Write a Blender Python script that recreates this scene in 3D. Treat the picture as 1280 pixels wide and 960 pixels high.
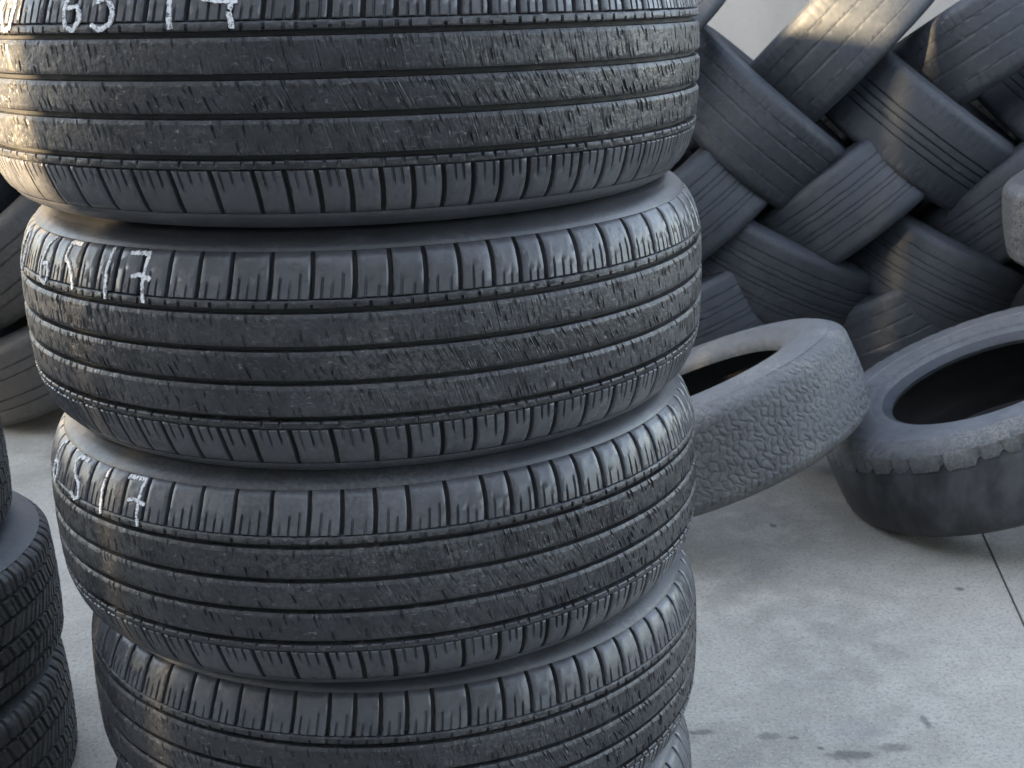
import bpy, math, random
import numpy as np
from mathutils import Matrix, Vector
R_ = math.radians
scene = bpy.context.scene
for o in list(bpy.data.objects): bpy.data.objects.remove(o)

# ------------------------------------------------------------------ camera
CAM_H = 1.024
cam_d = bpy.data.cameras.new('camera'); cam = bpy.data.objects.new('camera', cam_d)
scene.collection.objects.link(cam); scene.camera = cam
cam_d.sensor_width = 36.0; cam_d.lens = 36.0 * 1501.2 / 1280.0
cam_d.clip_start = 0.02; cam_d.clip_end = 2000
cam.matrix_world = Matrix.Translation((0, 0, CAM_H)) @ Matrix.Rotation(R_(90 - 17.012), 4, 'X') @ Matrix.Rotation(-0.03727, 4, 'Z')
cam_d.dof.use_dof = True; cam_d.dof.focus_distance = 1.05; cam_d.dof.aperture_fstop = 22.0

# ------------------------------------------------------------------ light
SUN_TO = Vector((-0.78, -0.60, 0.26)).normalized()      # towards the sun: low, left and behind the viewer
elev = math.asin(SUN_TO.z)
world = bpy.data.worlds.new('World'); scene.world = world; world.use_nodes = True
wn, wl = world.node_tree.nodes, world.node_tree.links
wn.clear()
sky = wn.new('ShaderNodeTexSky'); sky.sky_type = 'NISHITA'; sky.sun_disc = False
sky.sun_elevation = elev; sky.sun_rotation = math.atan2(SUN_TO.x, SUN_TO.y)
sky.dust_density = 2.5; sky.air_density = 1.0; sky.ozone_density = 1.0
hsv = wn.new('ShaderNodeHueSaturation'); hsv.inputs['Saturation'].default_value = 0.62
bg = wn.new('ShaderNodeBackground'); bg.inputs['Strength'].default_value = 0.15
wo = wn.new('ShaderNodeOutputWorld')
wl.new(sky.outputs[0], hsv.inputs['Color']); wl.new(hsv.outputs[0], bg.inputs['Color']); wl.new(bg.outputs[0], wo.inputs[0])
sun_d = bpy.data.lights.new('sun', 'SUN'); sun_d.energy = 5.0; sun_d.angle = R_(0.55); sun_d.color = (1.0, 0.74, 0.42)
sun = bpy.data.objects.new('sun', sun_d); scene.collection.objects.link(sun)
sun.rotation_euler = SUN_TO.to_track_quat('Z', 'Y').to_euler(); sun.location = (-6, -5, 4)
vs = scene.view_settings
vs.view_transform = 'Standard'; vs.look = 'None'; vs.gamma = 1.0; vs.exposure = 3.1; vs.use_curve_mapping = False

# ------------------------------------------------------------------ helpers
C = scene.collection
def link(o, parent=None):
    C.objects.link(o)
    if parent is not None: o.parent = parent
    return o
def tag(o, label=None, cat=None, group=None, kind=None):
    if label: o['label'] = label
    if cat: o['category'] = cat
    if group: o['group'] = group
    if kind: o['kind'] = kind
    return o
def mesh_np(name, V, F, mat, smooth=True):
    """V (n,3), F (m,4) quads"""
    V = np.asarray(V, np.float32); F = np.asarray(F, np.int32)
    me = bpy.data.meshes.new(name)
    me.vertices.add(len(V)); me.vertices.foreach_set('co', V.ravel())
    k = F.shape[1]
    me.loops.add(F.size); me.loops.foreach_set('vertex_index', F.ravel())
    me.polygons.add(len(F))
    me.polygons.foreach_set('loop_start', np.arange(0, F.size, k, dtype=np.int32))
    me.polygons.foreach_set('loop_total', np.full(len(F), k, np.int32))
    me.polygons.foreach_set('use_smooth', np.full(len(F), smooth))
    me.update(calc_edges=True); me.validate()
    if mat: me.materials.append(mat)
    return me
def grid_faces(nu, nv, wrap_u=False, flip=False):
    u = np.arange(nu if wrap_u else nu - 1); v = np.arange(nv - 1)
    U, W = np.meshgrid(u, v, indexing='ij'); U = U.ravel(); W = W.ravel(); U2 = (U + 1) % nu
    f = np.stack([U * nv + W, U2 * nv + W, U2 * nv + W + 1, U * nv + W + 1], 1)
    return f[:, ::-1] if flip else f
def pol(r, th, z): return np.stack([r * np.cos(th), r * np.sin(th), z + 0 * th], -1)
def sharp(me, deg=35):
    me.set_sharp_from_angle(angle=R_(deg)); return me
def box_mesh(name, x0, x1, y0, y1, z0, z1, mat, bevel=0.0):
    import bmesh
    bm = bmesh.new(); bmesh.ops.create_cube(bm, size=1)
    for v in bm.verts: v.co = ((x0 + x1) / 2 + v.co.x * (x1 - x0), (y0 + y1) / 2 + v.co.y * (y1 - y0), (z0 + z1) / 2 + v.co.z * (z1 - z0))
    if bevel: bmesh.ops.bevel(bm, geom=list(bm.edges), offset=bevel, segments=2, affect='EDGES')
    me = bpy.data.meshes.new(name); bm.to_mesh(me); bm.free(); me.materials.append(mat); return me

# ------------------------------------------------------------------ materials
class NT:
    def __init__(s, name):
        s.m = bpy.data.materials.new(name); s.m.use_nodes = True; s.t = s.m.node_tree; s.n = s.t.nodes; s.n.clear()
        s.out = s.n.new('ShaderNodeOutputMaterial'); s.p = s.n.new('ShaderNodeBsdfPrincipled'); s.L(s.p.outputs[0], s.out.inputs[0])
        s.pos = s.n.new('ShaderNodeNewGeometry').outputs['Position']
        s.rnd = s.n.new('ShaderNodeObjectInfo').outputs['Random']
    def L(s, a, b): s.t.links.new(a, b)
    def noise(s, scale, detail=4, rough=0.55, vec=None, dist=0.0):
        n = s.n.new('ShaderNodeTexNoise'); n.inputs['Scale'].default_value = scale; n.inputs['Detail'].default_value = detail
        n.inputs['Roughness'].default_value = rough; n.inputs['Distortion'].default_value = dist
        s.L(vec or s.pos, n.inputs['Vector']); return n.outputs[0]
    def vmap(s, scale=(1, 1, 1), rot=(0, 0, 0), loc=(0, 0, 0), vec=None):
        n = s.n.new('ShaderNodeMapping'); n.inputs['Scale'].default_value = scale; n.inputs['Rotation'].default_value = rot; n.inputs['Location'].default_value = loc
        s.L(vec or s.pos, n.inputs['Vector']); return n.outputs[0]
    def ramp(s, v, a, b, ca=0.0, cb=1.0):
        n = s.n.new('ShaderNodeMapRange'); n.interpolation_type = 'SMOOTHSTEP'
        for i, x in zip((1, 2, 3, 4), (a, b, ca, cb)): n.inputs[i].default_value = x
        s.L(v, n.inputs[0]); return n.outputs[0]
    def math(s, op, a, b=None):
        n = s.n.new('ShaderNodeMath'); n.operation = op
        for i, x in enumerate((a, b)):
            if x is None: continue
            if isinstance(x, (int, float)): n.inputs[i].default_value = x
            else: s.L(x, n.inputs[i])
        return n.outputs[0]
    def mix(s, f, a, b):
        n = s.n.new('ShaderNodeMix'); n.data_type = 'RGBA'
        for sock, x in ((n.inputs[0], f), (n.inputs[6], a), (n.inputs[7], b)):
            if isinstance(x, (int, float)): sock.default_value = x
            elif isinstance(x, tuple): sock.default_value = (*x, 1)
            else: s.L(x, sock)
        return n.outputs[2]
    def bump(s, h, strength, dist, prev=None):
        n = s.n.new('ShaderNodeBump'); n.inputs['Strength'].default_value = strength; n.inputs['Distance'].default_value = dist
        s.L(h, n.inputs['Height'])
        if prev is not None: s.L(prev, n.inputs['Normal'])
        return n.outputs[0]
    def done(s, col, rough, nrm=None, spec=0.5):
        for sock, x in ((s.p.inputs['Base Color'], col), (s.p.inputs['Roughness'], rough)):
            if isinstance(x, tuple): sock.default_value = (*x, 1)
            elif isinstance(x, (int, float)): sock.default_value = x
            else: s.L(x, sock)
        s.p.inputs['Specular IOR Level'].default_value = spec
        if nrm is not None: s.L(nrm, s.p.inputs['Normal'])
        return s.m

def rubber(name, dark, lite, dust, dust_amt=0.5, rough=(0.38, 0.62), fleck=0.0, bump=0.35, big=7.0, fine=260.0, spec=0.5):
    t = NT(name)
    big_n = t.noise(big, 5, 0.6); mid = t.noise(55, 5, 0.65); fin = t.noise(fine, 3, 0.6)
    tone = t.math('ADD', t.math('MULTIPLY', t.rnd, 0.3), t.math('MULTIPLY', mid, 0.75))
    col = t.mix(t.ramp(tone, 0.2, 0.85), dark, lite)
    d = t.math('MULTIPLY', t.ramp(big_n, 0.42, 0.68), t.ramp(fin, 0.35, 0.7))
    d = t.math('MULTIPLY', d, dust_amt)
    col = t.mix(d, col, dust)
    if fleck:
        v = t.vmap((60, 60, 150), (0.5, 0.4, 0.3)); s = t.noise(2.2, 4, 0.7, v, 0.6)
        col = t.mix(t.math('MULTIPLY', t.ramp(s, 0.58, 0.74), fleck), col, (0.22, 0.22, 0.23))
    r = t.ramp(t.math('ADD', t.math('MULTIPLY', mid, 0.6), t.math('MULTIPLY', big_n, 0.4)), 0.35, 0.65, rough[0], rough[1])
    h = t.math('ADD', t.math('MULTIPLY', fin, 0.5), mid)
    return t.done(col, r, t.bump(h, bump, 0.002), spec)

M = {}
M['block'] = rubber('shoulder_rubber', (0.042, 0.043, 0.049), (0.078, 0.080, 0.090), (0.15, 0.15, 0.155), 0.35, (0.26, 0.40), 0.0, 0.14)
M['rib'] = rubber('rib_rubber', (0.007, 0.007, 0.009), (0.036, 0.036, 0.041), (0.13, 0.127, 0.122), 0.5, (0.28, 0.58), 0.7, 0.7)
M['leftrib'] = rubber('dusty_tread_rubber', (0.022, 0.022, 0.023), (0.062, 0.061, 0.060), (0.15, 0.145, 0.138), 0.6, (0.4, 0.6), 0.5, 0.4)
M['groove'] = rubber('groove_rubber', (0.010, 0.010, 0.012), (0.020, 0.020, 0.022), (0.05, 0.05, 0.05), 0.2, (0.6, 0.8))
M['side'] = rubber('sidewall_rubber', (0.028, 0.029, 0.034), (0.052, 0.054, 0.062), (0.13, 0.13, 0.135), 0.45, (0.36, 0.5), 0.0, 0.2)
M['liner'] = rubber('liner_rubber', (0.012, 0.012, 0.013), (0.022, 0.022, 0.023), (0.05, 0.05, 0.05), 0.3, (0.6, 0.8))
M['pile'] = rubber('weathered_rubber', (0.020, 0.0235, 0.030), (0.048, 0.055, 0.068), (0.085, 0.09, 0.10), 0.4, (0.5, 0.72), 0.0, 0.4, 4.0, 120)
M['brown'] = rubber('dusty_brown_rubber', (0.034, 0.031, 0.029), (0.070, 0.064, 0.059), (0.11, 0.10, 0.09), 0.5, (0.6, 0.8), 0.0, 0.4, 4.0, 120)
M['dusty'] = rubber('dusty_grey_rubber', (0.05, 0.053, 0.058), (0.135, 0.138, 0.142), (0.24, 0.225, 0.205), 0.7, (0.65, 0.85), 0.0, 0.6, 9.0, 200)
t = NT('worn_smooth_rubber')
sm = t.noise(6, 5, 0.6, t.vmap((1.6, 1, .8), (0, .4, 0))); st_ = t.noise(30, 4, 0.6, t.vmap((1, 1, .35)))
kf = t.math('ADD', t.math('MULTIPLY', sm, .75), t.math('MULTIPLY', st_, .25))
M['smooth'] = t.done(t.mix(t.ramp(kf, .4, .66), (.017, .018, .021), (.085, .087, .095)), t.ramp(kf, .35, .65, .34, .5), t.bump(t.noise(14, 3), .12, .004))
M['greywall'] = rubber('grey_sidewall_rubber', (0.055, 0.06, 0.068), (0.12, 0.125, 0.135), (0.2, 0.195, 0.19), 0.5, (0.5, 0.7), 0.0, 0.4, 6.0, 160)
t = NT('chalk_paint')
k = t.ramp(t.noise(330, 4, 0.75), 0.35, 0.52)
M['chalk'] = t.done(t.mix(k, (0.08, 0.08, 0.09), (0.70, 0.70, 0.71)), 0.8, t.bump(t.noise(300), 0.4, 0.001))

# concrete: cast grey, mottled, with its own oil spots and scuffs (world positions on the slab)
t = NT('concrete')
n1 = t.noise(1.6, 6, 0.6); n2 = t.noise(14, 6, 0.65); n3 = t.noise(150, 4, 0.7); n4 = t.noise(700, 2, 0.6)
n0 = t.noise(4.5, 6, 0.7)
col = t.mix(t.ramp(n1, 0.35, 0.65), (0.235, 0.220, 0.192), (0.345, 0.320, 0.276))
col = t.mix(t.math('MULTIPLY', t.ramp(n0, 0.5, 0.66), 0.6), col, (0.41, 0.385, 0.335))
col = t.mix(t.math('MULTIPLY', t.ramp(t.noise(7, 6, 0.7, t.vmap((1, 1, 1), (0, 0, 0.4), (5, 2, 0))), 0.54, 0.68), 0.3), col, (0.16, 0.155, 0.145))
col = t.mix(t.math('MULTIPLY', t.ramp(n2, 0.42, 0.66), 0.55), col, (0.40, 0.375, 0.33))
col = t.mix(t.math('MULTIPLY', t.ramp(n3, 0.47, 0.66), 0.6), col, (0.14, 0.138, 0.134))
col = t.mix(t.math('MULTIPLY', t.ramp(n4, 0.55, 0.68), 0.6), col, (0.11, 0.11, 0.108))
col = t.mix(t.math('MULTIPLY', t.ramp(t.noise(230, 3, 0.6, t.vmap((1, 1, 1), (0, 0, 1), (3, 7, 0))), 0.58, 0.70), 0.6), col, (0.50, 0.49, 0.46))
col = t.mix(t.math('MULTIPLY', t.ramp(t.noise(5, 5, 0.6, t.vmap((1, 2.4, 1), (0, 0, 0.5))), 0.56, 0.72), 0.35), col, (0.19, 0.195, 0.2))
sep = t.n.new('ShaderNodeSeparateXYZ'); t.L(t.pos, sep.inputs[0])
wob = t.math('MULTIPLY', t.math('SUBTRACT', t.noise(60, 4, 0.7), 0.5), 1.9)
STAINS = []
def stain(x, y, rx, ry, a):
    STAINS.append((x, y, rx, ry, a))
exec_stains = [(0.262, 1.548, .020, .007, .8), (0.357, 1.532, .018, .010, .6), (0.392, 1.525, .009, .004, .8), (0.596, 1.555, .006, .016, .75), (0.462, 1.478, .034, .011, .85), (0.53, 1.492, .026, .010, .65),
               (0.425, 1.497, .0045, .0045, .9), (0.80, 1.97, .008, .007, .9), (0.528, 2.28, .007, .009, .9), (0.60, 1.76, .03, .03, .25), (0.51, 1.69, .05, .02, .22)]
for (x, y, rx, ry, a) in exec_stains:
    dx = t.math('DIVIDE', t.math('SUBTRACT', sep.outputs[0], x), rx); dy = t.math('DIVIDE', t.math('SUBTRACT', sep.outputs[1], y), ry)
    d = t.math('ADD', t.math('SQRT', t.math('ADD', t.math('MULTIPLY', dx, dx), t.math('MULTIPLY', dy, dy))), wob)
    col = t.mix(t.ramp(d, 0.55, 1.35, a * .8, 0.0), col, (0.06, 0.06, 0.06))
b = t.bump(n3, 0.6, 0.003); b = t.bump(n2, 0.25, 0.006, b)
M['concrete'] = t.done(col, t.ramp(n2, 0.3, 0.7, 0.72, 0.9), b)
t = NT('joint_dirt'); M['joint'] = t.done((0.03, 0.03, 0.03), 0.95)
t = NT('ground_dirt'); M['ground'] = t.done(t.mix(t.noise(2, 5), (0.16, 0.15, 0.13), (0.24, 0.22, 0.19)), 0.95)
t = NT('painted_wall')
n1 = t.noise(2.2, 6, 0.6, t.vmap((1, 1, 0.35))); n2 = t.noise(40, 5, 0.7)
col = t.mix(t.ramp(n1, 0.3, 0.7), (0.30, 0.295, 0.285), (0.40, 0.39, 0.375))
col = t.mix(t.math('MULTIPLY', t.ramp(n2, 0.5, 0.75), 0.3), col, (0.30, 0.29, 0.275))
M['wall'] = t.done(col, 0.75, t.bump(n2, 0.3, 0.003))
t = NT('wall_render'); M['render'] = t.done(t.mix(t.noise(3, 5), (0.30, 0.29, 0.28), (0.40, 0.39, 0.37)), 0.85)

# ------------------------------------------------------------------ setting: ground, slabs, wall
g = link(bpy.data.objects.new('ground', mesh_np('ground', [(-600, -600, -.03), (600, -600, -.03), (600, 600, -.03), (-600, 600, -.03)], [(0, 1, 2, 3)], M['ground'], False)))
tag(g, kind='structure')
floor = link(bpy.data.objects.new('yard_floor', None)); tag(floor, kind='structure')
base = link(bpy.data.objects.new('joint_bed', box_mesh('joint_bed', -9.2, 9.8, -6.2, 3.9, -.028, -.012, M['joint'])), floor)
# slabs follow a grid turned by the angle of the joint seen beside the worn tyre
ja = math.atan2(0.077, 0.396); ORG = Vector((0.936, 2.23, 0)); SL = 3.0
me = box_mesh('slab', 0.002, SL - 0.002, 0.002, SL - 0.002, -.1, 0, M['concrete'], 0.0004)
for i in range(-3, 3):
    for j in range(-3, 1):
        s = link(bpy.data.objects.new('slab', me), floor)
        s.location = Vector((ORG.x, ORG.y, 0)) + Matrix.Rotation(-ja, 3, 'Z') @ Vector((i * SL, j * SL + 1.9, 0)); s.rotation_euler.z = -ja
WALL_Y = 4.72
wall = link(bpy.data.objects.new('panel_wall', None)); wall.location = (0, WALL_Y, 0)
tag(wall, 'pale grey panelled yard wall behind the woven tyre pile', 'wall')
pm = box_mesh('wall_panel', 0.004, 0.596, 0, .06, 0, 2.6, M['wall'], 0.004)
for i in range(-6, 7):
    p = link(bpy.data.objects.new('wall_panel', pm), wall); p.location = (i * .6 + .10, 0, 0)
link(bpy.data.objects.new('wall_core', box_mesh('wall_core', -3.5, 4.3, .05, .2, 0, 2.58, M['render'])), wall)

# ------------------------------------------------------------------ the road-tyre kind of the main stack
RT = 0.3565; HW = 0.1075; GD = 0.0075
def prof(z):
    a = np.abs(np.asarray(z, float))
    return RT + np.interp(a, [0, .02, .044, .050, .057, .066, .075, .082, .087, .0900, .0920, .095], [0, -.0003, -.0013, -.0018, -.0030, -.0055, -.0087, -.0120, -.0150, -.0178, -.0204, -.026])
rng = np.random.default_rng(5)
PITCH = []
sizes = {0: .0285, 1: .0335, 2: .0400}
seq = []
r0 = random.Random(3)
while len(seq) < 74:
    seq += [r0.choice([0, 1, 2])] * r0.choice([2, 3, 4])
seq = seq[:74]
tot = sum(sizes[s] for s in seq); ang = [sizes[s] / tot * 2 * math.pi for s in seq]
starts = np.concatenate([[0], np.cumsum(ang)])
blk_arc = {s: sizes[s] / tot * 2 * math.pi for s in sizes}

def block_mesh(s, side, variant):
    """one shoulder block: bevelled top, slot walls, short sipes at its inner end; centred on angle 0"""
    arc = blk_arc[s]; Lm = arc * RT; r_ = np.random.default_rng(s * 10 + variant + (50 if side < 0 else 0))
    e = .0023; half = Lm / 2
    cols = [(-half + e - .0008, 1.0, -1), (-half + e - .0001, .16, -1), (-half + e + .0013, 0, -1)]
    ns = 3 if s == 2 else 2
    for k in range(ns):
        c = (-half + Lm * (k + 1) / (ns + 1)) + r_.uniform(-.0012, .0012)
        cols += [(c - .0014, 0, -1), (c - .0006, 0, k), (c + .0006, 0, k), (c + .0014, 0, -1)]
    cols += [(half - e - .0013, 0, -1), (half - e + .0001, .16, -1), (half - e + .0008, 1.0, -1)]
    zs = np.array([.0552, .0556, .0566, .060, .063, .066, .0695, .0728, .0760, .0788, .0816, .0842, .0864, .0884, .0904, .0920])
    dz = np.array([1.0, .16, 0, 0, 0, 0, 0, 0, 0, 0, 0, 0, 0, 0, .05, .25])
    sl = [r_.uniform(.067, .077) for _ in range(4)]; sd = [r_.uniform(.0016, .0032) for _ in range(4)]
    U = np.array([c[0] for c in cols]); V = np.zeros((len(cols), len(zs), 3))
    for i, (u, dc, sp) in enumerate(cols):
        fade = np.clip((.0930 - zs) / .0045, 0, 1)
        d = np.maximum(dc * GD * fade, dz * GD)
        if sp >= 0: d = np.maximum(d, sd[sp] * np.clip((sl[sp] - zs) / .004, 0, 1))
        bend = .0022 * np.sin((zs - .055) / .036 * 2.2)
        d = d + r_.normal(0, .00012, len(zs))
        V[i] = pol(prof(zs) - d, (u + bend) / RT, side * zs)
    me = mesh_np('shoulder_block', V.reshape(-1, 3), grid_faces(len(cols), len(zs), False, side < 0), M['block'])
    return sharp(me, 40)
BLK = {(s, sd, v): block_mesh(s, sd, v) for s in sizes for sd in (1, -1) for v in range(3)}

def rib_mesh(name, za, zb, slope, nsip, seed, dmax):
    r_ = np.random.default_rng(seed)
    W = zb - za
    zr = np.array([za - .0008, za - .0001, za + .0016] + list(np.linspace(za + .0038, zb - .0042, 8)) + [zb - .0028, zb + .0001, zb + .0008])
    dr = np.array([1, .13, 0] + [0] * 8 + [0, .28, 1.0])
    th, D = [], []
    for k, a in enumerate(ang):
        n = nsip
        for q in range(n):
            c = starts[k] + a * (q + .5 + r_.uniform(-.18, .18)) / n
            w = r_.uniform(.0005, .0011) / RT; b = w + .0008 / RT
            mode = r_.integers(0, 4); w *= 1.15; b = w + .0006 / RT
            lo, hi = {0: (-1, .35), 1: (.68, 2), 2: (.1, .5), 3: (.5, .9)}[int(mode)]
            lo += r_.uniform(-.12, .12); hi += r_.uniform(-.12, .12)
            zz = (zr - za) / W
            act = np.clip((zz - lo) / .1, 0, 1) * np.clip((hi - zz) / .1, 0, 1) * r_.uniform(.3, 1) * dmax
            for dt, f in ((-b, 0), (-w, 1), (w, 1), (b, 0)):
                th.append(c + dt); D.append(act * f)
            # lip of the worn land between two sipes
            th.append(c + a / n * .5); D.append(np.abs(r_.normal(0, .00035)) * np.ones(len(zr)))
    th = np.array(th); o = np.argsort(th); th = th[o]; D = np.array(D)[o]
    D = np.maximum(D, dr[None, :] * GD) + r_.normal(0, .00010, D.shape)
    T = th[:, None] + slope * (zr[None, :] - (za + zb) / 2) / RT
    V = pol(prof(zr)[None, :] - D, T, zr[None, :])
    return sharp(mesh_np(name, V.reshape(-1, 3), grid_faces(len(th), len(zr), True), M['rib']), 40)
RIBS = [rib_mesh('tread_rib', .0172, .0432, -0.2, 5, 11, .0018), rib_mesh('tread_rib', -.0118, .0118, -0.5, 5, 12, .0020), rib_mesh('tread_rib', -.0432, -.0172, -0.3, 5, 13, .0020)]
def band_mesh(side):
    za, zb = .0482, .0548
    r_ = np.random.default_rng(77 + side); zr = np.array([za - .0008, za, za + .0012, za + .003, zb - .0012, zb, zb + .0006]); dr = np.array([1, .13, 0, 0, 0, .13, 1])
    th, D = [], []
    for k, a in enumerate(ang):
        c = starts[k] + a * .5; w = .0009 / RT; b = w + .0007 / RT
        for cc in (starts[k] + .0012, c + r_.uniform(-.15, .15) * a):
            act = np.array([1, 1, 1, r_.uniform(0, .6), 0, 0, 0]) * r_.uniform(.0015, .004)
            for dt, f in ((-b, 0), (-w, 1), (w, 1), (b, 0)): th.append(cc + dt); D.append(act * f)
            th.append(cc + a * .25); D.append(np.zeros(7))
    th = np.array(th); o = np.argsort(th); th = th[o]; D = np.maximum(np.array(D)[o], dr[None, :] * GD) + r_.normal(0, .00012, (len(th), 7))
    V = pol(prof(zr)[None, :] - D, th[:, None] + 0 * zr[None, :], side * zr[None, :])
    return sharp(mesh_np('edge_rib', V.reshape(-1, 3), grid_faces(len(th), 7, True, side < 0), M['rib']), 40)
BANDS = [band_mesh(1), band_mesh(-1)]
def revolve(name, rz, n, mat, flip=False, ang_sharp=45):
    rz = np.array(rz); th = np.linspace(0, 2 * math.pi, n, endpoint=False)
    V = pol(rz[None, :, 0] + 0 * th[:, None], th[:, None] + 0 * rz[None, :, 0], rz[None, :, 1])
    return sharp(mesh_np(name, V.reshape(-1, 3), grid_faces(n, len(rz), True, flip), mat), ang_sharp)
zb_ = np.linspace(-.0920, .0920, 43)
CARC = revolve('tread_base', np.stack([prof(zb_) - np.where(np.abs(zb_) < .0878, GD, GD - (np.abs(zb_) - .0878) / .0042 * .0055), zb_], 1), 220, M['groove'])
side_rz = [(.3362, .0916), (.3352, .0938), (.3334, .0958), (.3306, .0982), (.3270, .1004), (.3240, .1020), (.3222, .1028), (.3205, .1040), (.3150, .1058), (.3080, .1068), (.3065, .1076), (.3030, .1077), (.3018, .1072), (.292, .1078), (.280, .1079), (.268, .1076), (.262, .1070), (.256, .1068), (.254, .1056), (.246, .104), (.238, .1005), (.234, .0985), (.2315, .098), (.2295, .0945), (.222, .090), (.2175, .084), (.216, .078), (.217, .071)]
SIDE = [revolve('sidewall', side_rz, 200, M['side'], False), revolve('sidewall', [(r, -z) for r, z in side_rz], 200, M['side'], True)]
liner_rz = [(.217, .0712), (.232, .082), (.26, .098), (.29, .097), (.315, .088), (.332, .07), (.338, .04), (.339, 0), (.338, -.04), (.332, -.07), (.315, -.088), (.29, -.097), (.26, -.098), (.232, -.082), (.217, -.0712)]
LINER = revolve('inner_liner', liner_rz, 120, M['liner'], False, 80)

def road_tyre(loc, tilt, spin, label):
    root = link(bpy.data.objects.new('road_tyre', None)); root.location = loc
    tx, ty = tilt
    root.rotation_mode = 'ZYX'; root.rotation_euler = (math.atan(ty), -math.atan(tx), spin)
    tag(root, label, 'tyre', 'road tyres in the tall stack')
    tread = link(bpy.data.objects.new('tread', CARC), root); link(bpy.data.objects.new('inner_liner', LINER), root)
    for me in SIDE: link(bpy.data.objects.new('sidewall', me), root)
    for me in RIBS: link(bpy.data.objects.new('tread_rib', me), tread)
    for me in BANDS: link(bpy.data.objects.new('edge_rib', me), tread)
    rr = random.Random(int(spin * 1000) + 7)
    for sd in (1, -1):
        off = 0 if sd > 0 else .02
        for k in range(74):
            b = link(bpy.data.objects.new('shoulder_block', BLK[(seq[k], sd, rr.randrange(3))]), tread)
            b.rotation_euler.z = starts[k] + ang[k] / 2 + off
    return root

STACK = [  # x, y, tilt
    (-.155, 1.2822, (-.0141, .0095)), (-.148, 1.2972, (-.0045, .0069)), (-.1513, 1.3009, (.0037, -.0150)), (-.1456, 1.3225, (-.0140, -.0260)), (-.150, 1.318, (0, 0))]
labels = ['topmost worn road tyre of the tall stack with chalked 0 65 17', 'second road tyre from the top of the tall stack, chalked 0 65 17',
          'middle road tyre of the tall stack of five, chalked 65 17', 'road tyre without chalk resting on the lowest tyre of the tall stack', 'lowest road tyre of the tall stack standing on the concrete']
H0 = CAM_H - .0482; DH = .21677
tyres = []
for i, (x, y, tl) in enumerate(STACK):
    z = H0 - DH * i
    tyres.append(road_tyre((x, y, z), tl, [0.35, 1.9, 3.1, 4.6, 5.5][i], labels[i]))
bpy.context.view_layer.update()

# chalk digits: hand strokes laid on the shoulder (unit box glyphs, y up)
GLY = {'0': [[(.5, 1), (.15, .8), (.05, .4), (.3, .02), (.7, .05), (.95, .45), (.85, .85), (.5, 1)]],
       '6': [[(.75, 1), (.4, .8), (.15, .4), (.2, .08), (.55, 0), (.85, .2), (.7, .45), (.25, .42)]],
       '5': [[(.95, 1), (.35, .95), (.3, .62), (.6, .52), (.85, .3), (.95, .02)]],
       'b': [[(.9, 1), (.3, 1), (.25, .6), (.6, .64), (.9, .42), (.8, .12), (.4, 0), (.1, .12)]],
       'H': [[(.95, 1), (.9, .6), (.85, .3), (.9, 0)], [(.1, .62), (.5, .58), (1.05, .55)], [(.1, 1), (.08, .6)]],
       's': [[(.9, .95), (.4, 1), (.1, .75), (.4, .5), (.8, .35), (.85, .08), (.5, 0), (.2, .1)]],
       '1': [[(.6, 1), (.45, .5), (.5, 0)]],
       '7': [[(.1, .95), (.5, .97), (.95, .95), (.88, .6), (.85, .3), (.9, 0)], [(.35, .5), (.65, .55), (1.15, .48)]]}
def chalk(tyre, items, wid=.0042, seed=0):
    r_ = random.Random(seed)
    inv = tyre.matrix_world.to_quaternion()
    spin = tyre.rotation_euler.z
    for ch, th0, zb, w, h in items:
        Vs, Fs = [], []
        for st in GLY[ch]:
            pts = []
            for (a, b), (c, d) in zip(st[:-1], st[1:]):
                n = 7
                for q in range(n): pts.append((a + (c - a) * q / n, b + (d - b) * q / n))
            pts.append(st[-1])
            P = []
            for (u, v) in pts:
                z = min(zb + v * h, .0900); P.append(((u - .5) * w + r_.gauss(0, .00035), z + r_.gauss(0, .0003)))
            for k in range(len(P) - 1):
                if r_.random() < .08: continue
                (s0, z0), (s1, z1) = P[k], P[k + 1]
                dx, dz = s1 - s0, z1 - z0; L = math.hypot(dx, dz) or 1e-6
                hw = wid * .5 * r_.uniform(.65, 1.1); nx, nz = -dz / L * hw, dx / L * hw
                ex, ez = dx * .25, dz * .25
                q = [(s0 - ex + nx, z0 - ez + nz), (s0 - ex - nx, z0 - ez - nz), (s1 + ex - nx, z1 + ez - nz), (s1 + ex + nx, z1 + ez + nz)]
                bi = len(Vs)
                lift = .0009 + .0001 * (k % 3)
                for top in (1, 0):
                    for (s, z) in q:
                        z = min(z, .0912); r = float(prof(z)) + (lift if top else -.0004); th = th0 - spin + s / RT
                        Vs.append((r * math.cos(th), r * math.sin(th), z))
                Fs += [(bi, bi + 1, bi + 2, bi + 3)] + [(bi + e, bi + 4 + e, bi + 4 + (e + 1) % 4, bi + (e + 1) % 4) for e in range(4)]
        o = link(bpy.data.objects.new('chalk_digit', mesh_np('chalk_digit', Vs, Fs, M['chalk'], False)), tyre)
chalk(tyres[0], [('0', -2.344, .050, .026, .040), ('6', -2.092, .050, .026, .040), ('b', -2.003, .050, .026, .036), ('1', -1.832, .050, .014, .036), ('H', -1.725, .050, .028, .034)], .0040, 1)
chalk(tyres[1], [('0', -2.668, .050, .026, .038), ('6', -2.441, .050, .026, .042), ('5', -2.316, .050, .028, .043), ('1', -2.151, .050, .016, .042), ('7', -2.056, .050, .026, .040)], .0034, 2)
chalk(tyres[2], [('6', -2.639, .052, .026, .042), ('s', -2.449, .052, .030, .042), ('1', -2.295, .052, .016, .042), ('7', -2.173, .050, .030, .042)], .0032, 3)
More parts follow.
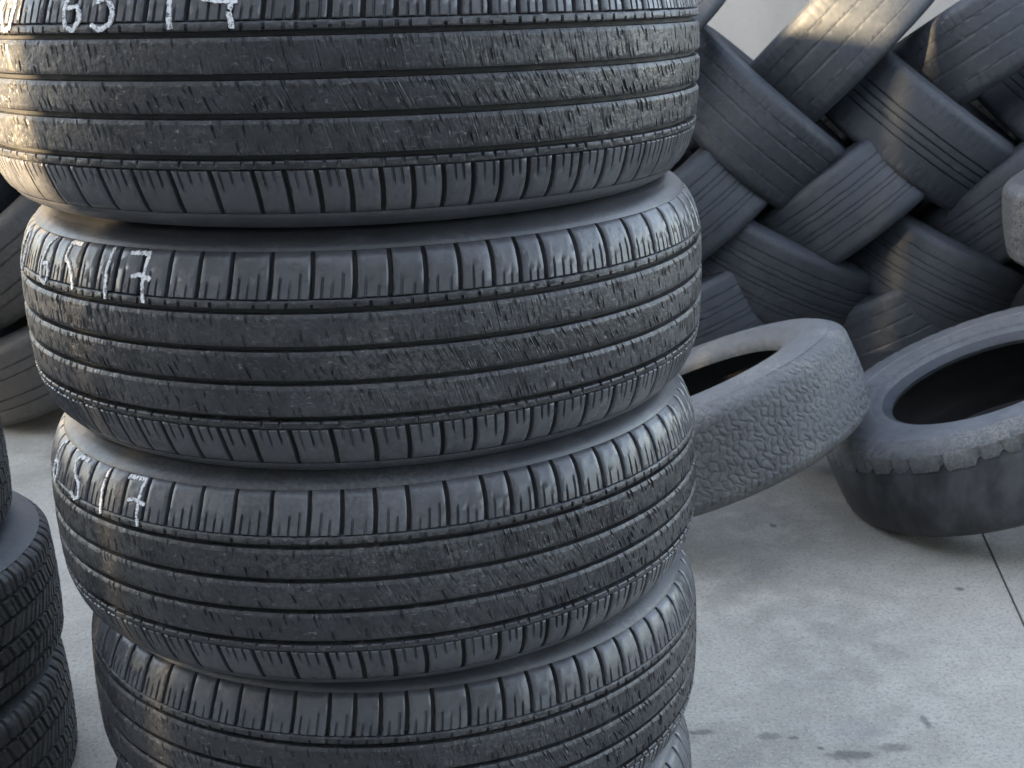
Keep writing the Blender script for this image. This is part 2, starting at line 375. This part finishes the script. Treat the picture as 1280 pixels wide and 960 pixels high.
# ------------------------------------------------------------------ loose, left-hand and piled tyres
def tyre_meshes(key, R, w, rb, grooves, gd, mat, matside, n=192, slit=0, crown=.006, wob=0.0, seed=0, gw=.004, shw=.86):
    """tread ring with cut grooves and shoulder slits, two sidewalls with bead, liner"""
    r_ = np.random.default_rng(seed); hw = w / 2; tw = hw * shw
    zs = set(np.linspace(-tw, tw, 25).tolist())
    for gz in grooves:
        for d in (-gw * .5 - .0012, -gw * .5, gw * .5, gw * .5 + .0012): zs.add(gz + d)
    zs = np.array(sorted(zs))
    def pr(z):
        a = np.abs(z) / tw
        return R - crown * a ** 2 - .020 * np.clip((a - (.72 if shw < .9 else .86)) / (.28 if shw < .9 else .2), 0, 1) ** 2
    rad = pr(zs)
    for gz in grooves: rad = np.where(np.abs(zs - gz) <= gw * .5 + 1e-6, rad - gd, rad)
    th = np.linspace(0, 2 * math.pi, n, endpoint=False)
    Rg = rad[None, :] + np.zeros((n, 1))
    if slit:
        k = (np.arange(n) % slit == 0) & (r_.random(n) < .9)
        Rg = Rg - k[:, None] * (np.abs(zs)[None, :] > tw * .62) * (.0045 if shw < .9 else .0012)
    if wob: Rg = Rg + r_.normal(0, wob, Rg.shape)
    V = pol(Rg, th[:, None] + 0 * zs[None, :], zs[None, :])
    tread = sharp(mesh_np('tread', V.reshape(-1, 3), grid_faces(n, len(zs), True), mat), 40)
    re = float(pr(tw)); H = re - rb
    srz = [(re + .0005, tw - .001), (re - .012, tw + (hw - tw) * .55), (re - .016, tw + (hw - tw) * .60), (re - .03, tw + (hw - tw) * .88), (re - H * .38, hw), (re - H * .55, hw * .99), (re - H * .57, hw * .972), (re - H * .75, hw * .93), (re - H * .88, hw * .87), (re - H * .90, hw * .85), (rb + .004, hw * .78), (rb, hw * .70), (rb + .001, hw * .62)]
    s1 = revolve('sidewall', srz, 128, matside); s2 = revolve('sidewall', [(r, -z) for r, z in srz], 128, matside, True)
    lrz = [(rb + .001, hw * .62), (rb + .02, hw * .75), (rb + H * .4, hw * .92), (re - H * .3, hw * .88), (re - .02, hw * .6), (R - .018, 0)]
    lrz = lrz + [(r, -z) for r, z in lrz[-2::-1]]
    li = revolve('inner_liner', lrz, 96, M['liner'], False, 80)
    return tread, s1, s2, li
def put_tyre(name, meshes, loc, rot, label, cat='tyre', group=None, scale=(1, 1, 1)):
    root = link(bpy.data.objects.new(name, None)); root.location = loc; root.scale = scale
    if isinstance(rot, Matrix): root.rotation_euler = rot.to_euler()
    else: root.rotation_euler = rot
    for nm, me in zip(('tread', 'sidewall', 'sidewall', 'inner_liner', 'shoulder', 'bead'), meshes): link(bpy.data.objects.new(nm, me), root)
    tag(root, label, cat, group); return root

# ---- worn smooth tyre with scalloped shoulder (right) and dusty all-terrain tyre leaning on it
def axis_rot(a, spin=0):
    z = Vector(a).normalized(); x = z.cross(Vector((0, 1, 0))).normalized(); y = z.cross(x)
    return Matrix((x, y, z)).transposed() @ Matrix.Rotation(spin, 3, 'Z')
def worn_tyre():
    R, w, rb = .3551, .2142, .1992; hw = w / 2
    n = 360; th = np.linspace(0, 2 * math.pi, n, endpoint=False); r_ = np.random.default_rng(8)
    zs = np.array([-.100, -.094, -.088, -.08, -.07, -.06, -.045, -.03, -.015, 0, .015, .03, .042, .05, .056, .061, .066])
    rad = R + np.interp(zs, [-.1, -.094, -.088, -.08, -.06, 0, .05, .066], [-.036, -.026, -.018, -.010, -.003, 0, -.002, -.008])
    low = sum(np.sin(th * k + r_.uniform(0, 6)) * a for k, a in ((2, .0012), (3, .0008), (5, .0004)))
    Rg = rad[None, :] + low[:, None] + r_.normal(0, .00004, (n, len(zs)))
    tread = sharp(mesh_np('tread', pol(Rg, th[:, None] + 0 * zs, zs[None, :]).reshape(-1, 3), grid_faces(n, len(zs), True), M['smooth']), 50)
    # scalloped torn shoulder: lugs of uneven length that overhang the worn tread
    lug = np.zeros(n); k = 0
    while k < n:
        L = r_.integers(6, 12); amp = r_.uniform(.55, 1.0)
        for q in range(L):
            if k + q < n: lug[k + q] = amp * (1.0 if 0 < q < L - 1 else (.35 if q else .1)) * r_.uniform(.9, 1.05)
        k += L
    prof_s = [(.0035, None), (.0055, .074), (.004, .080), (.000, .088), (-.008, .096), (-.020, .1025), (-.042, .1065), (-.062, .1072), (-.075, .1068), (-.078, .1040), (-.100, .102), (-.118, .098), (-.120, .0935), (-.126, .0935), (-.140, .089), (-.150, .083), (-.1558, .074), (-.154, .066)]
    V = np.zeros((n, len(prof_s), 3))
    for j, (dr, z) in enumerate(prof_s):
        zz = (.070 - .014 * lug) if z is None else z * np.ones(n) - (.006 * lug if j == 1 else (.002 * lug if j == 2 else 0))
        rr = R + dr * (0.3 + .7 * lug if j < 3 else 1) + (low * .5 if j < 5 else 0) - .004 - ((1 - lug) * (.005, .006, .006, .004, .002)[j] if j < 5 else 0)
        if j == 5: zz = zz - (1 - lug) * .0015
        V[:, j] = pol(rr * np.ones(n), th, zz)
    def strip(nm, j0, j1, mat):
        W = V[:, j0:j1 + 1]; return sharp(mesh_np(nm, W.reshape(-1, 3), grid_faces(n, j1 - j0 + 1, True), mat), 28)
    sh_ = strip('shoulder', 0, 6, M['dusty']); s1 = strip('sidewall', 6, 14, M['greywall']); bd = strip('bead', 14, len(prof_s) - 1, M['pile'])
    srz = [(.3192, -.0998), (.305, -.104), (.28, -.107), (.25, -.105), (.225, -.096), (.203, -.084), (.1993, -.074), (.2005, -.066)]
    s2 = revolve('sidewall', srz, 128, M['side'], True)
    li = revolve('inner_liner', [(.2012, .066), (.22, .082), (.26, .097), (.30, .09), (.325, .07), (.332, 0), (.325, -.07), (.30, -.09), (.26, -.097), (.22, -.082), (.2005, -.066)], 96, M['liner'], False, 80)
    return tread, s1, s2, li, sh_, bd
put_tyre('worn_tyre', worn_tyre(), (1.0011, 2.3446, .2063), axis_rot((-.4266, .0656, 1), .4), 'worn smooth tyre with pale scalloped shoulder lying tilted on the concrete', 'tyre')

def terrain_tyre():
    R, w, rb = .3428, .2128, .2091
    n = 1200; tw = .096; nz = 110; r_ = np.random.default_rng(21)
    th = np.linspace(0, 2 * math.pi, n, endpoint=False); zs = np.linspace(-tw, tw, nz)
    a = np.abs(zs) / tw; rad = R - .004 * a ** 2 - .026 * np.clip((a - .7) / .3, 0, 1) ** 2
    # worn chunky blocks: cell pattern on the unrolled tread
    s = th * R; circ = 2 * math.pi * R; S, Z = np.meshgrid(s, zs, indexing='ij')
    nk = round(circ / .0155); ph = S / circ * 2 * math.pi
    wig = 1.9 * np.sin(2 * math.pi * Z / .047 + 1.2 * np.sin(ph * 9)) + .8 * np.sin(2 * math.pi * Z / .019 + 2 * np.sin(ph * 17)) + .9 * np.sin(ph * 23)
    a1 = np.sin(nk * ph + wig); a2 = np.sin(2 * math.pi * Z / .0195 + 1.3 * np.sin(ph * nk / 2 + 1.0) + .7 * np.sin(ph * 31))
    land = np.clip(np.minimum(a1 + .72, a2 + .85) * 3.2, -.2, 1)
    wear = .55 + .45 * np.sin(ph * 5 + Z * 30) * np.sin(ph * 3 - Z * 55)
    Rg = rad[None, :] - .0022 * (1 - land) * (.45 + .55 * wear) + .001 * np.sin(S * 9) * np.cos(Z * 40) + r_.normal(0, .00025, S.shape)
    tread = sharp(mesh_np('tread', pol(Rg, th[:, None] + 0 * zs, zs[None, :]).reshape(-1, 3), grid_faces(n, nz, True), M['dusty']), 50)
    re = R - .030; hw = w / 2
    srz = [(re + .001, .0955), (re - .010, .101), (re - .03, .1055), (re - .05, .1064), (re - .066, .1058), (re - .068, .104), (re - .085, .099), (re - .095, .092), (.2115, .084), (.2091, .076), (.210, .068)]
    s1 = revolve('sidewall', srz, 160, M['dusty']); s2 = revolve('sidewall', [(r, -z) for r, z in srz], 160, M['dusty'], True)
    li = revolve('inner_liner', [(.2105, .068), (.23, .086), (.27, .094), (.30, .085), (.318, .06), (.322, 0), (.318, -.06), (.30, -.085), (.27, -.094), (.23, -.086), (.2105, -.068)], 96, M['liner'], False, 80)
    return tread, s1, s2, li
TERRAIN = terrain_tyre()
put_tyre('terrain_tyre', TERRAIN, (.3921, 2.3801, .1993), axis_rot((-.3956, .1595, 1), 0), 'dusty grey chunky off-road tyre leaning on the worn smooth tyre', 'tyre')

# ---- small stack to the left
def dense_tread(R, w, seed):
    r_ = np.random.default_rng(seed); hw = w / 2; tw = hw * .93; gs = [-.056, -.030, -.004, .026, .055]; gw = .0042
    zs = sorted(set(np.linspace(-tw, tw, 34).round(5).tolist() + [round(g + d, 5) for g in gs for d in (-gw / 2 - .0014, -gw / 2, gw / 2, gw / 2 + .0020)])); zs = np.array(zs)
    a = np.abs(zs) / tw; rad = R - .004 * a ** 2 - .014 * np.clip((a - .8) / .2, 0, 1) ** 2
    n = 1120; th = np.linspace(0, 2 * math.pi, n, endpoint=False); D = np.zeros((n, len(zs)))
    rib = np.searchsorted(gs, zs); sh = np.array([.0, .35, -.45, .5, -.4, 0])[rib]
    off = np.array([0, 5, 9, 2, 7, 4])[rib]
    for j in range(len(zs)):
        k = (np.arange(n) + off[j]) % 14
        D[:, j] = np.where(k < 3, .0045, 0) + np.where((k == 8) | (k == 9), .0016, 0)
        if np.min(np.abs(zs[j] - np.array(gs))) <= gw / 2 + 1e-4: D[:, j] = .007
    Rg = rad[None, :] - D + r_.normal(0, .0002, D.shape)
    T = th[:, None] + (sh * (zs - np.array([-.072, -.043, -.017, .011, .04, .07])[rib]) / R)[None, :]
    return sharp(mesh_np('tread', pol(Rg, T, zs[None, :]).reshape(-1, 3), grid_faces(n, len(zs), True), M['leftrib']), 40)
LM = [(dense_tread(.312, .186, 40 + i),) + tyre_meshes('l', .312, .186, .19, (-.05, -.03, -.008, .018, .045), .006, M['rib'], M['greywall'], 264, 4, .005, .0004, 3 + i, .005, .93)[1:] for i in range(2)]
for i, (lab, dx) in enumerate((('lowest narrow tyre of the short stack beside the tall one', .008), ('narrow tyre with a pale upper sidewall under the top one of the short stack', .010), ('topmost narrow tyre of the short stack, set back from the one below', -.040))):
    put_tyre('narrow_tyre', LM[i % 2], (-.965 + dx, 1.46 + .012 * i, .0935 + .1872 * i), (0, 0, 1.1 * i), lab, 'tyre', 'narrow tyres in the short stack')

# ---- laced pile: bands at +-45 degrees woven through each other in front of the wall
W0 = .25
PM = {'a': tyre_meshes('a', .36, W0, .215, (-.012, .010, .032, -.034), .007, M['pile'], M['pile'], 480, 6, .006, .0002, 1, .003, .93),
      'b': tyre_meshes('b', .36, W0, .215, (-.066, -.05, -.018, -.004, .026, .042, .07), .0022, M['pile'], M['pile'], 240, 0, .007, .0002, 2, .0022, .93),
      'c': tyre_meshes('c', .36, W0, .215, (-.07, .07, -.02, .03), .0010, M['pile'], M['pile'], 480, 5, .006, .0002, 3, .003, .93),
      'd': tyre_meshes('d', .36, W0, .215, (-.06, -.03, .03, .06), .004, M['brown'], M['brown'], 480, 6, .006, .0002, 4, .004, .93)}
def piled(mesh, x, z, deg, yf=3.0, yaw=0, sx=.86, sy=1.0, sz=.90, label=None):
    ya = -math.atan2(x, yf) + R_(yaw); cx = x - math.sin(ya) * .36 * sy; yc = yf + math.cos(ya) * .36 * sy
    m = Matrix.Rotation(ya, 3, 'Z') @ Matrix.Rotation(-R_(deg), 3, 'Y')
    return put_tyre('piled_tyre', PM[mesh], (cx, yc, z), m, label, 'tyre', 'tyres woven into the pile by the wall', (sx, sy, sz))
P_LABELS = {}
for a in (('c', .80, .93, 46, 'piled tyre catching a patch of warm sun on its upper end'), ('c', 1.17, .93, 34, 'broad bluish tyre slanting down beside the sunlit one at the top of the pile'),
          ('c', .62, .72, -41, 'piled tyre sloping down from under the sunlit tyre, beside the tall stack'), ('a', 1.01, .715, -38, 'piled tyre with dark paired grooves wedged between two rising tyres'),
          ('b', .83, .515, 38, 'rising pale blue-grey piled tyre in the middle of the weave'), ('b', 1.25, .50, 40, 'rising piled tyre under the end of the paired-groove tyre'),
          ('b', .635, .365, -27, 'finely grooved piled tyre sloping down behind the dusty off-road tyre'), ('b', 1.075, .335, -27, 'finely grooved piled tyre sloping down behind the worn smooth tyre'),
          ('c', .985, .19, 27, 'lowest piled tyre showing between the two loose tyres')):
    piled(a[0], a[1], a[2], a[3], 3.02 if a[2] < .2 else 3.0, sx=1.0 if a[2] == .365 else .86, label=a[4])
rp = random.Random(4)
REST = 'grey tyre of the woven pile behind the tall stack'; BROWN = 'dusty brown tyre of the woven pile behind the tall stack'; BACK = 'brown tyre stacked deep behind the woven front of the pile'
for k in range(1, 6):
    dx = -.40 * k
    for (m, x, z, d) in (('c', .80 - (.09 if k == 1 else 0), .96, 45), ('c', .63, .72, -40), ('d' if k > 2 else 'b', .83, .515, 38), ('b', .58, .39, -27), ('d' if k > 2 else 'b', .86, .22, 22)):
        piled(m, x + dx + rp.uniform(-.02, .02), z + rp.uniform(-.015, .015), d + rp.uniform(-4, 4), 3.0 + rp.uniform(-.03, .04), label=BROWN if m == 'd' else REST)
for (m, x, z, d) in (('c', 1.58, .92, 36), ('a', 1.42, .71, -38), ('b', 1.64, .50, 38), ('c', 1.60, .36, -27), ('a', 1.35, .22, 22), ('c', 1.78, .70, -38)):
    piled(m, x, z, d, label='tyre of the woven pile beyond the rising tyre at its end')
for k in range(-1, 3):
    for (z, d) in ((.22, 20), (.46, -25), (.66, 22)):
        piled('d', 1.05 + .44 * k + rp.uniform(-.04, .04) + (.2 if z == .46 else 0), z + rp.uniform(-.02, .02), d + rp.uniform(-5, 5), 3.80 + rp.uniform(-.03, .03), sx=.80, sz=.9, label=BACK)
put_tyre('terrain_tyre', TERRAIN, (1.485, 2.68, .573), axis_rot((-.15, .03, 1), 1.2), 'dusty grey tyre lying on two flat tyres above the worn smooth one', 'tyre')
put_tyre('terrain_tyre', TERRAIN, (1.66, 2.85, .1125), (0, 0, .3), 'lower of two dusty flat-lying tyres beside the woven pile', 'tyre', None, (1, 1, 1.055))
put_tyre('terrain_tyre', TERRAIN, (1.65, 2.86, .338), (0, 0, 2.0), 'upper of two dusty flat-lying tyres beside the woven pile', 'tyre', None, (1, 1, 1.055))
put_tyre('narrow_tyre', LM[0], (1.555, 2.19, .0935), (0, 0, .7), 'narrow tyre lying flat under the raised side of the worn smooth tyre', 'tyre')

# ------------------------------------------------------------------ unseen blockers added behind the viewer to shape sun and sky light
tv = Vector((-SUN_TO.x, -SUN_TO.y, 0)).normalized(); ev = Vector((-tv.y, tv.x, 0)) * -1; tan_e = SUN_TO.z / math.hypot(SUN_TO.x, SUN_TO.y)
DB = 4.0
sun_blk = link(bpy.data.objects.new('sun_blocker', None)); sun_blk.location = tv * -DB; sun_blk.rotation_euler.z = math.atan2(ev.y, ev.x)  # added out of view; its gaps are set to let the sun patches through
tag(sun_blk, 'added unseen building across the yard with two narrow openings in its wall', 'blocker')
def bwall(u0, u1, z1, z0=0): link(bpy.data.objects.new('wall_section', box_mesh('wall_section', u0, u1, -.3, 0, z0, z1, M['render'])), sun_blk)
zt = .885 + 4.31 * tan_e; zp = .945 + 6.54 * tan_e; top = 7.0
for (u0, u1, z1) in ((-5.0, -2.16, top), (-2.16, -1.80, zp), (-1.80, -1.22, top), (-1.22, -1.05, zt), (-1.05, 9, top)): bwall(u0 + .001, u1 - .001, z1)
bwall(-2.159, -1.801, top, zp + .32); bwall(-1.219, -1.051, top, zt + .34)      # added pieces above the two openings, closing off the sky slits

screen = link(bpy.data.objects.new('sky_blocker', None)); screen.location = (3.4, -4.2, 0)  # added out of view to block low sky and darken the tyre fronts
tag(screen, 'added unseen shed closing the yard opposite the tyre pile', 'blocker')
link(bpy.data.objects.new('wall_section', box_mesh('wall_section', -4.6, 5.0, -.3, 0, 0, 6.2, M['render'])), screen)
link(bpy.data.objects.new('roof', box_mesh('roof', -4.8, 5.2, -3.3, .25, 6.2, 6.35, M['render'])), screen)
